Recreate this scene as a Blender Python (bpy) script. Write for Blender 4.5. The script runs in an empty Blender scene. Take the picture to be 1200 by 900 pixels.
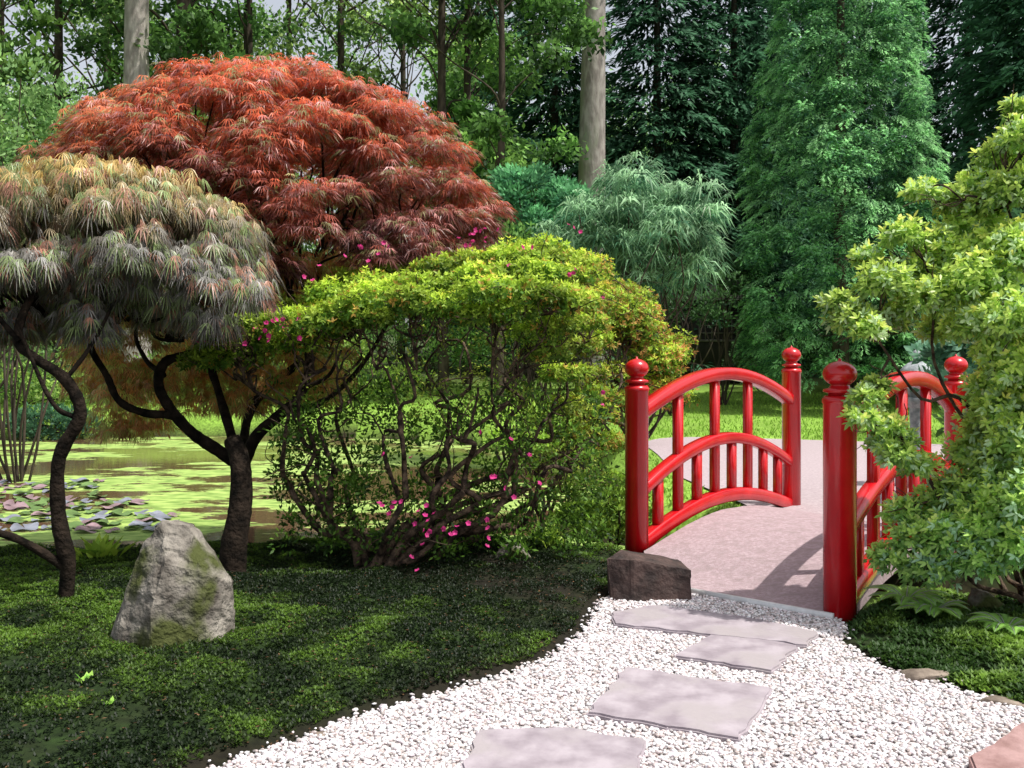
import bpy, bmesh, math, random
import numpy as np
from mathutils import Vector
rng=np.random.default_rng(11); random.seed(11)
S=bpy.context.scene; COL=S.collection
F=1150.0; H=1.37; HY=412.0
U=rng.uniform
def at(px,py,Y): return np.array([(px-600)/F*Y, Y, H-(py-HY)/F*Y])
def norm(a): return a/np.maximum(np.linalg.norm(a,axis=-1,keepdims=True),1e-9)
def sstep(a,b,x):
    t=np.clip((x-a)/(b-a),0,1); return t*t*(3-2*t)
# ---------------------------------------------------------------- noise
_g=rng.random((256,256))
def vn(x,y):
    x=np.asarray(x,float);y=np.asarray(y,float)
    xi=np.floor(x).astype(int);yi=np.floor(y).astype(int)
    fx=x-xi;fy=y-yi;fx=fx*fx*(3-2*fx);fy=fy*fy*(3-2*fy)
    a=_g[xi%256,yi%256];b=_g[(xi+1)%256,yi%256];c=_g[xi%256,(yi+1)%256];d=_g[(xi+1)%256,(yi+1)%256]
    return (a*(1-fx)+b*fx)*(1-fy)+(c*(1-fx)+d*fx)*fy
def fbm(x,y): return (vn(x,y)*.5+vn(x*2.1+7,y*2.1+3)*.3+vn(x*4.3+1,y*4.3+9)*.2)
# ---------------------------------------------------------------- materials
def newmat(name):
    m=bpy.data.materials.new(name); m.use_nodes=True
    nt=m.node_tree; b=nt.nodes['Principled BSDF']; return m,nt,b
def noise_mat(name,c1,c2,scale=8,rough=.85,bump=.3,c3=None,detail=6,dist=.02,stretch=(1,1,1),lo=.35,hi=.65,c3p=(.5,.62),spec=.5):
    m,nt,b=newmat(name); N=nt.nodes; L=nt.links; b.inputs['Specular IOR Level'].default_value=spec
    tc=N.new('ShaderNodeTexCoord'); mp=N.new('ShaderNodeMapping'); mp.inputs['Scale'].default_value=stretch
    L.new(tc.outputs['Object'],mp.inputs[0])
    n=N.new('ShaderNodeTexNoise'); n.inputs['Scale'].default_value=scale; n.inputs['Detail'].default_value=detail
    L.new(mp.outputs[0],n.inputs['Vector'])
    r=N.new('ShaderNodeValToRGB'); e=r.color_ramp.elements
    e[0].position=lo; e[0].color=(*c1,1); e[1].position=hi; e[1].color=(*c2,1)
    L.new(n.outputs['Fac'],r.inputs[0]); out=r.outputs[0]
    if c3:
        n2=N.new('ShaderNodeTexNoise'); n2.inputs['Scale'].default_value=scale*.35; n2.inputs['Detail'].default_value=7
        L.new(mp.outputs[0],n2.inputs['Vector'])
        r2=N.new('ShaderNodeValToRGB'); r2.color_ramp.elements[0].position=c3p[0]; r2.color_ramp.elements[1].position=c3p[1]
        L.new(n2.outputs['Fac'],r2.inputs[0])
        mx=N.new('ShaderNodeMix'); mx.data_type='RGBA'; L.new(r2.outputs[0],mx.inputs[0]); L.new(out,mx.inputs[6]); mx.inputs[7].default_value=(*c3,1)
        out=mx.outputs[2]
    L.new(out,b.inputs['Base Color']); b.inputs['Roughness'].default_value=rough
    if bump:
        n3=N.new('ShaderNodeTexNoise'); n3.inputs['Scale'].default_value=scale*3; n3.inputs['Detail'].default_value=8
        L.new(mp.outputs[0],n3.inputs['Vector'])
        bp=N.new('ShaderNodeBump'); bp.inputs['Strength'].default_value=bump; bp.inputs['Distance'].default_value=dist
        L.new(n3.outputs['Fac'],bp.inputs['Height']); L.new(bp.outputs[0],b.inputs['Normal'])
    return m
def leaf_mat(name,rough=.45,trans=.35,spec=.35):
    m,nt,b=newmat(name); N=nt.nodes; L=nt.links
    a=N.new('ShaderNodeAttribute'); a.attribute_name='col'
    L.new(a.outputs['Color'],b.inputs['Base Color']); b.inputs['Roughness'].default_value=rough
    b.inputs['Specular IOR Level'].default_value=spec
    t=N.new('ShaderNodeBsdfTranslucent'); L.new(a.outputs['Color'],t.inputs['Color'])
    mx=N.new('ShaderNodeMixShader'); mx.inputs[0].default_value=trans
    L.new(b.outputs[0],mx.inputs[1]); L.new(t.outputs[0],mx.inputs[2]); L.new(mx.outputs[0],N['Material Output'].inputs[0])
    return m
def attr_mat(name,rough=.9,scale=60,bump=.5,dist=.01,spec=.2):
    m,nt,b=newmat(name); N=nt.nodes; L=nt.links
    a=N.new('ShaderNodeAttribute'); a.attribute_name='col'
    tc=N.new('ShaderNodeTexCoord')
    n=N.new('ShaderNodeTexNoise'); n.inputs['Scale'].default_value=scale; n.inputs['Detail'].default_value=6; L.new(tc.outputs['Object'],n.inputs['Vector'])
    r=N.new('ShaderNodeMapRange'); r.inputs[3].default_value=.55; r.inputs[4].default_value=1.45; r.inputs[1].default_value=.3; r.inputs[2].default_value=.7
    L.new(n.outputs['Fac'],r.inputs[0])
    v=N.new('ShaderNodeVectorMath'); v.operation='SCALE'; L.new(a.outputs['Color'],v.inputs[0]); L.new(r.outputs[0],v.inputs['Scale'])
    L.new(v.outputs[0],b.inputs['Base Color']); b.inputs['Roughness'].default_value=rough; b.inputs['Specular IOR Level'].default_value=spec
    bp=N.new('ShaderNodeBump'); bp.inputs['Strength'].default_value=bump; bp.inputs['Distance'].default_value=dist
    L.new(n.outputs['Fac'],bp.inputs['Height']); L.new(bp.outputs[0],b.inputs['Normal'])
    return m
M_leaf=leaf_mat('leaf',.5,.42,.25); M_leafg=leaf_mat('glossy_leaf',.38,.42,.4); M_conif=leaf_mat('conifer_leaf',.6,.36,.2)
M_lace=leaf_mat('lace_leaf',.38,.38,.4)
M_ground=attr_mat('ground',scale=25); M_pebble=attr_mat('pebble',.6,scale=90,bump=.15,dist=.002,spec=.4)
M_bark=noise_mat('twisted_bark',(.020,.013,.009),(.17,.115,.075),20,.9,.8,lo=.40,hi=.72,spec=.25)
M_barkd=noise_mat('dark_bark',(.005,.004,.003),(.030,.021,.015),14,.95,.9,spec=.12)
M_barkg=noise_mat('grey_bark',(.22,.19,.17),(.42,.38,.34),9,.9,.6,stretch=(1,1,.35),c3=(.26,.26,.20))
M_barkb=noise_mat('brown_bark',(.03,.024,.018),(.09,.07,.05),9,.9,.6,stretch=(1,1,.3),spec=.2)
M_red=noise_mat('red_paint',(.47,.003,.008),(.62,.009,.015),5,.27,.12,dist=.004)
M_red.node_tree.nodes['Principled BSDF'].inputs['Coat Weight'].default_value=.35
M_deck=noise_mat('deck_grit',(.30,.215,.23),(.46,.35,.375),45,.95,.6,c3=(.29,.22,.225),dist=.008,lo=.3,hi=.7,c3p=(.42,.75))
M_white=noise_mat('white_strip',(.65,.65,.66),(.8,.8,.8),20,.6,.1)
M_slab=noise_mat('slab_stone',(.24,.20,.225),(.38,.33,.36),9,.8,.6,c3=(.33,.29,.30),dist=.006,detail=10)
M_rock=noise_mat('grey_rock',(.070,.060,.050),(.31,.28,.24),8,.9,1.0,c3=(.065,.075,.022),dist=.035,detail=10,lo=.34,hi=.66,c3p=(.48,.56),spec=.2)
M_rockd=noise_mat('dark_rock',(.025,.015,.013),(.085,.05,.042),9,.8,.8,dist=.02)
M_rockt=noise_mat('tan_rock',(.12,.09,.07),(.30,.24,.19),12,.85,.6,dist=.01)
M_lant=noise_mat('lantern_stone',(.20,.22,.23),(.40,.42,.43),20,.9,.5,dist=.01)
M_wood=noise_mat('old_wood',(.008,.006,.005),(.025,.018,.013),10,.8,.3,stretch=(1,1,.2))
M_roof=noise_mat('roof_thatch',(.010,.011,.009),(.025,.024,.020),14,.95,.6,spec=.1)
M_lat=noise_mat('lattice_wood',(.10,.09,.075),(.18,.16,.14),10,.8,.2)
M_gravel=noise_mat('gravel_base',(.35,.31,.30),(.62,.57,.56),70,.9,.8,dist=.01,lo=.35,hi=.6)
M_path=noise_mat('far_gravel',(.32,.25,.265),(.46,.38,.40),35,.95,.5,dist=.01,c3=(.37,.30,.315))
M_brick=noise_mat('red_slab',(.22,.12,.11),(.36,.22,.21),12,.8,.3)
# ---------------------------------------------------------------- mesh builder
class MB:
    def __init__(s): s.V=[];s.F3=[];s.F4=[];s.C=[];s.n=0
    def add(s,V,F,c=None):
        V=np.asarray(V,float).reshape(-1,3); F=np.asarray(F,int)
        (s.F3 if F.shape[1]==3 else s.F4).append(F+s.n)
        if c is None: c=(.5,.5,.5)
        c=np.asarray(c,float)
        if c.ndim==1: c=np.tile(c,(len(V),1))
        s.V.append(V); s.C.append(c); s.n+=len(V)
    def build(s,name,mat,parent=None,org=(0,0,0),smooth=False,col=False):
        V=np.concatenate(s.V)-np.asarray(org)
        fs=[];st=[];o=0
        for L,k in ((s.F3,3),(s.F4,4)):
            if L:
                f=np.concatenate(L); fs.append(f.ravel()); st.append(o+np.arange(len(f))*k); o+=f.size
        fi=np.concatenate(fs); ls=np.concatenate(st)
        me=bpy.data.meshes.new(name)
        me.vertices.add(len(V)); me.vertices.foreach_set('co',V.astype(np.float32).ravel())
        me.loops.add(len(fi)); me.loops.foreach_set('vertex_index',fi.astype(np.int32))
        me.polygons.add(len(ls)); me.polygons.foreach_set('loop_start',ls.astype(np.int32))
        me.update(calc_edges=True)
        if smooth: me.polygons.foreach_set('use_smooth',np.ones(len(ls),bool))
        if col:
            a=me.attributes.new('col','FLOAT_COLOR','POINT'); C=np.concatenate(s.C)
            a.data.foreach_set('color',np.concatenate([C,np.ones((len(C),1))],1).astype(np.float32).ravel())
        me.validate()
        me.materials.append(mat)
        ob=bpy.data.objects.new(name,me); COL.objects.link(ob)
        if parent is not None: ob.parent=parent
        else: ob.location=org
        return ob
def tag(o,label=None,cat=None,group=None,kind=None):
    if label:o['label']=label
    if cat:o['category']=cat
    if group:o['group']=group
    if kind:o['kind']=kind
    return o
def empty(name,loc,label,cat,group=None):
    o=bpy.data.objects.new(name,None); COL.objects.link(o); o.location=loc; o.empty_display_size=.1
    return tag(o,label,cat,group)
def catmull(P,n=5):
    P=np.asarray(P,float); Q=np.vstack([2*P[0]-P[1],P,2*P[-1]-P[-2]]); out=[]
    for i in range(1,len(Q)-2):
        for t in np.arange(n)/n:
            a,b,c,d=Q[i-1],Q[i],Q[i+1],Q[i+2]
            out.append(.5*((2*b)+(c-a)*t+(2*a-5*b+4*c-d)*t*t+(3*b-a-3*c+d)*t**3))
    out.append(P[-1]); return np.array(out)
def tube(mb,P,r0,r1,sides=7,knob=.12,pw=1.0):
    P=np.asarray(P,float); n=len(P)
    T=norm(np.gradient(P,axis=0)); ref=np.array([.31,.52,.79])
    A=norm(np.cross(T,ref)); B=np.cross(T,A)
    r=r0+(r1-r0)*np.linspace(0,1,n)**pw
    r=r*(1+knob*U(-1,1,n))
    an=np.arange(sides)/sides*2*np.pi
    V=P[:,None]+r[:,None,None]*(A[:,None]*np.cos(an)[None,:,None]+B[:,None]*np.sin(an)[None,:,None])
    i=np.arange(n-1)[:,None]*sides; j=np.arange(sides)[None]; j2=(j+1)%sides
    Fq=np.stack([i+j,i+j2,i+sides+j2,i+sides+j],-1).reshape(-1,4)
    mb.add(V.reshape(-1,3),Fq)
def lathe(mb,c,prof,sides=24):
    pr=np.array(prof,float); an=np.arange(sides)/sides*2*np.pi; n=len(pr)
    V=np.stack([c[0]+pr[:,0:1]*np.cos(an),c[1]+pr[:,0:1]*np.sin(an),c[2]+np.repeat(pr[:,1:2],sides,1)],-1)
    i=np.arange(n-1)[:,None]*sides; j=np.arange(sides)[None]; j2=(j+1)%sides
    mb.add(V.reshape(-1,3),np.stack([i+j,i+j2,i+sides+j2,i+sides+j],-1).reshape(-1,4))
def box(mb,c,s,rz=0):
    v=np.array([[x,y,z] for x in(-1,1) for y in(-1,1) for z in(-1,1)],float)*np.array(s)/2
    ca,sa=math.cos(rz),math.sin(rz); v=np.stack([v[:,0]*ca-v[:,1]*sa,v[:,0]*sa+v[:,1]*ca,v[:,2]],1)
    mb.add(v+np.array(c),[[0,1,3,2],[4,6,7,5],[0,4,5,1],[2,3,7,6],[0,2,6,4],[1,5,7,3]])
def sweep_rect(mb,P,w,h,side):
    P=np.asarray(P,float); n=len(P); side=norm(np.asarray(side,float)); up=np.array([0,0,1.])
    b=.010
    off=[(-w/2+b,-h/2),(w/2-b,-h/2),(w/2,-h/2+b),(w/2,h/2-b),(w/2-b,h/2),(-w/2+b,h/2),(-w/2,h/2-b),(-w/2,-h/2+b)]
    V=np.array([[p+side*o[0]+up*o[1] for o in off] for p in P]); s=8
    i=np.arange(n-1)[:,None]*s; j=np.arange(s)[None]; j2=(j+1)%s
    mb.add(V.reshape(-1,3),np.stack([i+j,i+j2,i+s+j2,i+s+j],-1).reshape(-1,4))
def leafq(mb,P,D,N,L,W,col,droop=0.,mid=.45,oval=False):
    n=len(P); D=norm(D); Sd=norm(np.cross(D,N)); 
    L=np.broadcast_to(L,(n,))[:,None]; W=np.broadcast_to(W,(n,))[:,None]
    tip=P+D*L; tip=tip-np.array([0,0,1.])*droop*L
    if oval:
        m1=P+D*L*.33; m2=P+D*L*.72-np.array([0,0,1.])*droop*L*.4
        V=np.stack([P,m1+Sd*W*.46,m2+Sd*W*.42,tip,m2-Sd*W*.42,m1-Sd*W*.46],1).reshape(-1,3)
        i=np.arange(n)[:,None]*6
        mb.add(V,np.vstack([i+np.array([0,1,2,3]),i+np.array([0,3,4,5])]),np.repeat(col,6,0)); return
    m=P+D*L*mid
    V=np.stack([P,m+Sd*W/2,tip,m-Sd*W/2],1).reshape(-1,3)
    mb.add(V,np.arange(4*n).reshape(n,4),np.repeat(col,4,0))
def leafcloud(mb,C,R,RZ,n,L,W,ca,cb,zmin=-.3,shell=.75,mode='up',k=1,spread=1.6,droop=0.,jit=.25,tpow=1.,cc=None,ccp=0.,grad=None,oval=False,lift=(.15,.9)):
    C=np.atleast_2d(np.asarray(C,float)); m=len(C)
    R=np.broadcast_to(R,(m,)); RZ=np.broadcast_to(RZ,(m,)); n=np.broadcast_to(n,(m,)).astype(int)
    ix=np.repeat(np.arange(m),n); N=len(ix)
    z=U(zmin,1,N); ph=U(0,2*np.pi,N); s=np.sqrt(np.maximum(0,1-z*z))
    v=np.stack([s*np.cos(ph),s*np.sin(ph),z],1)
    sc=np.stack([R[ix],R[ix],RZ[ix]],1); kk=U(shell,1,N)[:,None]
    kk=kk*(1+.14*np.sin(ph*5+ix)[:,None])
    P=C[ix]+v*sc*kk; nr=norm(v/sc)
    rd=rng.normal(size=(N,3))
    if mode=='up': d0=norm(nr+rd*.5+[0,0,.3])
    elif mode=='droop': d0=norm(np.stack([v[:,0],v[:,1],v[:,2]*0-.35],1)+rd*.3)
    elif mode=='plume': d0=norm(np.stack([v[:,0]*.8,v[:,1]*.8,v[:,2]*0+.45],1)+rd*.45)
    elif mode=='hang': d0=norm(np.stack([v[:,0]*.6,v[:,1]*.6,v[:,2]*0-.9],1)+rd*.3)
    else: d0=norm(rd)
    padj=U(1-jit,1+jit,m)[ix]
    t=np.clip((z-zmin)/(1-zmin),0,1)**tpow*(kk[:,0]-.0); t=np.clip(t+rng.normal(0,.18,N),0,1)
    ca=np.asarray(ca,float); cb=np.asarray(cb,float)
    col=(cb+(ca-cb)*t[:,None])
    if cc is not None:
        q=(U(0,1,N)<ccp)[:,None]; col=np.where(q,np.asarray(cc,float),col)
    if grad is not None: col=grad(P,col)
    col=np.clip(col*padj[:,None]*U(.8,1.2,N)[:,None],0,.95)
    Ls=U(.7,1.25,N)*L; Ws=U(.8,1.2,N)*W
    if k==1:
        leafq(mb,P,d0,norm(nr+rng.normal(size=(N,3))*.5),Ls,Ws,col,droop,oval=oval); return
    if mode=='up':
        e1=norm(np.cross(d0,rng.normal(size=(N,3)))); e2=np.cross(d0,e1)
        for j in range(k):
            a=2*np.pi*j/k+U(-.5,.5,N); T=e1*np.cos(a)[:,None]+e2*np.sin(a)[:,None]
            lf=U(*lift,N)[:,None]
            leafq(mb,P,norm(d0*lf+T),norm(d0+T*-.3),Ls*U(.7,1.15,N),Ws,np.clip(col*U(.85,1.15,N)[:,None],0,.95),droop,oval=oval)
    else:
        nn=norm(nr+rd*.2); sd=norm(np.cross(d0,nn))
        for j in range(k):
            a=((j-(k-1)/2)*spread/(k-1))+U(-.12,.12,N)
            T=norm(d0*np.cos(a)[:,None]+sd*np.sin(a)[:,None])
            leafq(mb,P,T,nn,Ls*(1-.35*abs(j-(k-1)/2)/((k-1)/2))*U(.85,1.15,N),Ws,np.clip(col*U(.8,1.2,N)[:,None],0,.95),droop,.4)
# ---------------------------------------------------------------- terrain
def gflat(px,py): 
    Y=F*H/(py-HY); return ((px-600)/F*Y,Y)
GP=[gflat(*p) for p in [(200,930),(270,893),(350,868),(430,838),(540,808),(640,776),(690,738),(706,706),(730,692),(812,690),(960,714),(990,735),(978,752),(1040,786),(1110,806),(1200,832),(1300,858)]]
GP=np.array(GP+[(4.2,3.1),(4.2,.2),(-1.6,.2),(-1.5,2.4)])
def polydist(x,y,P):
    x=np.asarray(x,float);y=np.asarray(y,float); d=np.full(x.shape,1e9); ins=np.zeros(x.shape,bool)
    n=len(P)
    for i in range(n):
        ax,ay=P[i];bx,by=P[(i+1)%n]; ex,ey=bx-ax,by-ay
        t=np.clip(((x-ax)*ex+(y-ay)*ey)/(ex*ex+ey*ey),0,1)
        d=np.minimum(d,np.hypot(x-ax-t*ex,y-ay-t*ey))
        c=((ay>y)!=(by>y))&(x<(bx-ax)*(y-ay)/(by-ay+1e-12)+ax); ins^=c
    return np.where(ins,-d,d)
LN=np.array([.85,6.69]);RN=np.array([1.70,5.09]);LF=np.array([2.42,8.5]);RF=np.array([3.28,7.25])
BC=(LN+RN+LF+RF)/4; bl=((LF+RF)-(LN+RN)); bl=bl/np.linalg.norm(bl); sd_=np.array([-bl[1],bl[0]])
DK=np.array([(.98,5.5),(1.66,5.0),(3.4,7.4),(2.6,8.7),(.86,6.7)])
def gz(x,y):
    x=np.asarray(x,float);y=np.asarray(y,float)
    d=polydist(x,y,GP)
    near=(1-sstep(6.8,8,y))
    z=-.012+sstep(0,.12,d)*.03+.07*sstep(0,.9,d)*(1-sstep(6.0,7.5,y))
    z=z+sstep(0,.25,d)*((fbm(x*2.2,y*2.2)-.5)*.11+(vn(x*6.5+3,y*6.5)-.5)*.04)*near
    z=z+np.maximum(0,y-17)*.055*(1-sstep(30,60,y)*.4)
    kd=sstep(-.02,.18,polydist(x,y,DK)); z=z*kd-.05*(1-kd)
    e=np.sqrt(((x+6)/7.2)**2+((y-13.2)/6.8)**2)+(fbm(x*.6,y*.6)-.5)*.10
    c1=1-sstep(.95,1.1,e)
    rx=(x-BC[0])*bl[0]+(y-BC[1])*bl[1]; ry=(x-BC[0])*sd_[0]+(y-BC[1])*sd_[1]
    c2=(1-sstep(.45,1.15,np.abs(rx)+.15*(fbm(x,y)-.5)))*(1-sstep(4.5,6,np.abs(ry)))
    c=np.maximum(c1,c2)
    return z*(1-c)+c*-.62
def ground(px,py):
    Y=F*H/(py-HY)
    for _ in range(25):
        z=float(gz((px-600)/F*Y,Y)); Y=.5*Y+.5*F*(H-z)/(py-HY)
    return np.array([(px-600)/F*Y,Y,z])
def gp(x,y): return np.array([x,y,float(gz(x,y))])
def bare(x,y): # bare soil under the azalea, its shade painted into ground and moss colour, 0..1
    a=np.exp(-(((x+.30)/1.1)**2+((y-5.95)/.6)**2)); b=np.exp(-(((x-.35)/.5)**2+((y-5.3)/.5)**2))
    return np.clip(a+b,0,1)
xs=np.concatenate([-np.geomspace(140,6.5,30),np.arange(-6,6.01,.045),np.geomspace(6.5,140,30)])
ys=np.concatenate([[-30,-12,-5,-2],np.arange(0,10,.045),np.arange(10,24,.3),np.geomspace(24,260,30)])
X,Y=np.meshgrid(xs,ys,indexing='ij'); Z=gz(X,Y)
gd=polydist(X,Y,GP); nzz=fbm(X*1.5,Y*1.5)[...,None]; nz2=fbm(X*5,Y*5+4)[...,None]
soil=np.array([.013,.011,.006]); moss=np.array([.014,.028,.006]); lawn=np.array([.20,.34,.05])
mk=np.clip(nz2*2.2+.1-bare(X,Y)[...,None],0,1)  # ground turns to dark soil under the azalea, its shade kept in the colour
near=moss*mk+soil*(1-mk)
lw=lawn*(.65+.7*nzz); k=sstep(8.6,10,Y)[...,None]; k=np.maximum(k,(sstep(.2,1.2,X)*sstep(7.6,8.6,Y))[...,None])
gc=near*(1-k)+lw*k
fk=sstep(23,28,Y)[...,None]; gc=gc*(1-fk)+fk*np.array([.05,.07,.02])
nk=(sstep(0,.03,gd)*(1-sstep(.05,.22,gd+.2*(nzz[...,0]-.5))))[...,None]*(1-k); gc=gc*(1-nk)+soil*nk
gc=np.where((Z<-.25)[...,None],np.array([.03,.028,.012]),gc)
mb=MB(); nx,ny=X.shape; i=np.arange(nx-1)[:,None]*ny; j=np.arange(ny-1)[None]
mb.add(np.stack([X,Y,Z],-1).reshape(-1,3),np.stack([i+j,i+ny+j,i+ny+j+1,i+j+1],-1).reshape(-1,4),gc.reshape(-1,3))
tag(mb.build('ground',M_ground,smooth=True,col=True),kind='structure',label='dark mossy soil with azalea shade painted in and sunlit lawn ground of the garden')
def sheet(name,poly,mat,z,lab):
    me=bpy.data.meshes.new(name); me.from_pydata([(p[0],p[1],z(p[0],p[1]) if callable(z) else z) for p in poly],[],[list(range(len(poly)))])
    me.materials.append(mat); o=bpy.data.objects.new(name,me); COL.objects.link(o)
    bm=bmesh.new(); bm.from_mesh(me); bmesh.ops.triangulate(bm,faces=bm.faces[:]); 
    bm.to_mesh(me); bm.free()
    return tag(o,kind='structure',label=lab)
sheet('gravel_path',GP,M_gravel,.0,'near gravel path of white and pink pebbles')
# water
wm,nt,b=newmat('pond_water'); N=nt.nodes; L=nt.links
tc=N.new('ShaderNodeTexCoord'); mp=N.new('ShaderNodeMapping'); mp.inputs['Scale'].default_value=(.5,1.0,1); L.new(tc.outputs['Object'],mp.inputs[0])
n1=N.new('ShaderNodeTexNoise'); n1.inputs['Scale'].default_value=.85; n1.inputs['Detail'].default_value=12; n1.inputs['Roughness'].default_value=.70; L.new(mp.outputs[0],n1.inputs[0])
r1=N.new('ShaderNodeValToRGB'); r1.color_ramp.elements[0].position=.505; r1.color_ramp.elements[1].position=.525; L.new(n1.outputs['Fac'],r1.inputs[0])
n2=N.new('ShaderNodeTexNoise'); n2.inputs['Scale'].default_value=9; n2.inputs['Detail'].default_value=9; L.new(mp.outputs[0],n2.inputs[0])
r2=N.new('ShaderNodeValToRGB'); r2.color_ramp.elements[0].color=(.14,.24,.04,1); r2.color_ramp.elements[0].position=.35; r2.color_ramp.elements[1].color=(.40,.54,.14,1); r2.color_ramp.elements[1].position=.65; L.new(n2.outputs['Fac'],r2.inputs[0])
mx=N.new('ShaderNodeMix'); mx.data_type='RGBA'; L.new(r1.outputs[0],mx.inputs[0]); mx.inputs[6].default_value=(.12,.062,.038,1); L.new(r2.outputs[0],mx.inputs[7]); L.new(mx.outputs[2],b.inputs['Base Color'])
mr=N.new('ShaderNodeMapRange'); mr.inputs[3].default_value=.05; mr.inputs[4].default_value=.85; L.new(r1.outputs[0],mr.inputs[0]); L.new(mr.outputs[0],b.inputs['Roughness'])
bp=N.new('ShaderNodeBump'); bp.inputs['Strength'].default_value=.08; bp.inputs['Distance'].default_value=.02; L.new(n2.outputs['Fac'],bp.inputs['Height']); L.new(bp.outputs[0],b.inputs['Normal'])
sheet('pond_water',[(-18,3),(8,3),(8,21),(-18,21)],wm,-.35,'pond water with patches of pale green algae')
# far path
FP=np.array([(2.05,8.2),(3.45,7.3),(4.8,8.6),(7.5,9.4),(14,9.8),(14,12.8),(8,13.6),(4.8,14.8),(2.8,15.4),(2.0,14.6),(1.9,12.8),(1.8,10.5)])
FPs=catmull(np.c_[FP,np.zeros(len(FP))],4)[:,:2]
sheet('far_path',FPs,M_path,lambda x,y:.050 if y<8.6 else .030,'pinkish grey path beyond the bridge')
# ---------------------------------------------------------------- pebbles
bm=bmesh.new(); bmesh.ops.create_icosphere(bm,subdivisions=1,radius=1); bm.verts.ensure_lookup_table()
IV=np.array([v.co[:] for v in bm.verts]); IF=np.array([[v.index for v in f.verts] for f in bm.faces]); bm.free()
def pebbles(x,y,z,r,cols,name,lab):
    n=len(x); a=U(0,2*np.pi,n)
    sx=r*U(.8,1.35,n); sy=r*U(.7,1.0,n); sz=r*U(.4,.7,n)
    V=IV[None]*(1+U(-.16,.16,(n,12,1))); V=V*np.stack([sx,sy,sz],1)[:,None]
    t=U(-.5,.5,n)[:,None]; vy=V[...,1]*np.cos(t)-V[...,2]*np.sin(t); vz=V[...,1]*np.sin(t)+V[...,2]*np.cos(t)
    ca,sa=np.cos(a)[:,None],np.sin(a)[:,None]
    V=np.stack([V[...,0]*ca-vy*sa+x[:,None],V[...,0]*sa+vy*ca+y[:,None],vz+z[:,None]],-1)
    mb=MB(); mb.add(V.reshape(-1,3),(IF[None]+np.arange(n)[:,None,None]*12).reshape(-1,3),np.repeat(cols,12,0))
    tag(mb.build(name,M_pebble,smooth=True,col=True),lab,'gravel',kind='stuff')
n=160000; x=U(-1.7,3.6,n); y=2.4+U(0,1,n)**1.0*3.6; d=polydist(x,y,GP)
kp=((d<.01+.03*U(-1,1,n))|((d<.06)&(U(0,1,n)<.04)))&(x>(-300-350)/F*y)&(x<(680)/F*y)
x=x[kp];y=y[kp];d=d[kp];n=len(x)
pal=np.array([(.76,.73,.73),(.68,.58,.58),(.60,.55,.55),(.82,.80,.82),(.50,.42,.40),(.72,.64,.68),(.36,.32,.30)])
cols=pal[rng.choice(7,n,p=[.25,.18,.17,.16,.10,.11,.03])]*U(.78,1.05,n)[:,None]
pebbles(x,y,U(.0,.010,n)+np.where(d>.03,gz(x,y)+.01,0),U(.0055,.0118,n)*np.where(U(0,1,n)<.06,1.45,1),cols,'gravel','loose white and pink pebbles of the near path')
# ---------------------------------------------------------------- slabs
def slab(poly,h,mat,name,lab,group=None,px=True,jag=.012,cat='stepping stone'):
    P=[gflat(*p) for p in poly] if px else poly
    Q=[]
    for i in range(len(P)):
        a=np.array(P[i]);b=np.array(P[(i+1)%len(P)]); nseg=max(2,int(np.linalg.norm(b-a)/.05))
        for t in range(nseg): Q.append(a+(b-a)*t/nseg+(U(-jag,jag,2) if t else 0))
    Q=np.array(Q); c=Q.mean(0)
    bm=bmesh.new(); top=[bm.verts.new((p[0]-c[0],p[1]-c[1],h)) for p in Q]; f=bm.faces.new(top)
    bm.normal_update()
    r=bmesh.ops.extrude_face_region(bm,geom=[f]); vs=[g for g in r['geom'] if isinstance(g,bmesh.types.BMVert)]
    for v in vs: v.co.z=-.03
    bmesh.ops.recalc_face_normals(bm,faces=bm.faces[:])
    es=[e for e in bm.edges if all(abs(v.co.z-h)<1e-5 for v in e.verts)]
    bmesh.ops.bevel(bm,geom=es,offset=.008,segments=2,affect='EDGES')
    me=bpy.data.meshes.new(name); bm.to_mesh(me); bm.free(); me.materials.append(mat)
    o=bpy.data.objects.new(name,me); COL.objects.link(o); o.location=(c[0],c[1],0)
    o.rotation_euler=(U(-.005,.005),U(-.005,.005),0)
    return tag(o,lab,cat,group)
slab([(560,862),(655,858),(757,872),(745,925),(640,975),(528,935)],.022,M_slab,'stepping_stone','pale broad stepping stone nearest the viewer, cut by the bottom edge','stepping stones in the gravel')
slab([(733,787),(905,812),(868,873),(686,842)],.024,M_slab,'stepping_stone','large four-sided pinkish stepping stone, second from the viewer','stepping stones in the gravel')
slab([(838,743),(935,762),(905,793),(790,775)],.024,M_slab,'stepping_stone','small squarish stepping stone, third from the viewer','stepping stones in the gravel')
slab([(716,722),(770,714),(870,727),(958,745),(948,762),(860,752),(720,737)],.025,M_slab,'stepping_stone','long narrow stepping stone nearest the red bridge','stepping stones in the gravel')
slab([(1135,902),(1205,860),(1290,890),(1240,980),(1150,990)],.05,M_brick,'paving_slab','reddish brown slab cutting the bottom right corner of the gravel',cat='paving slab')
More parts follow.
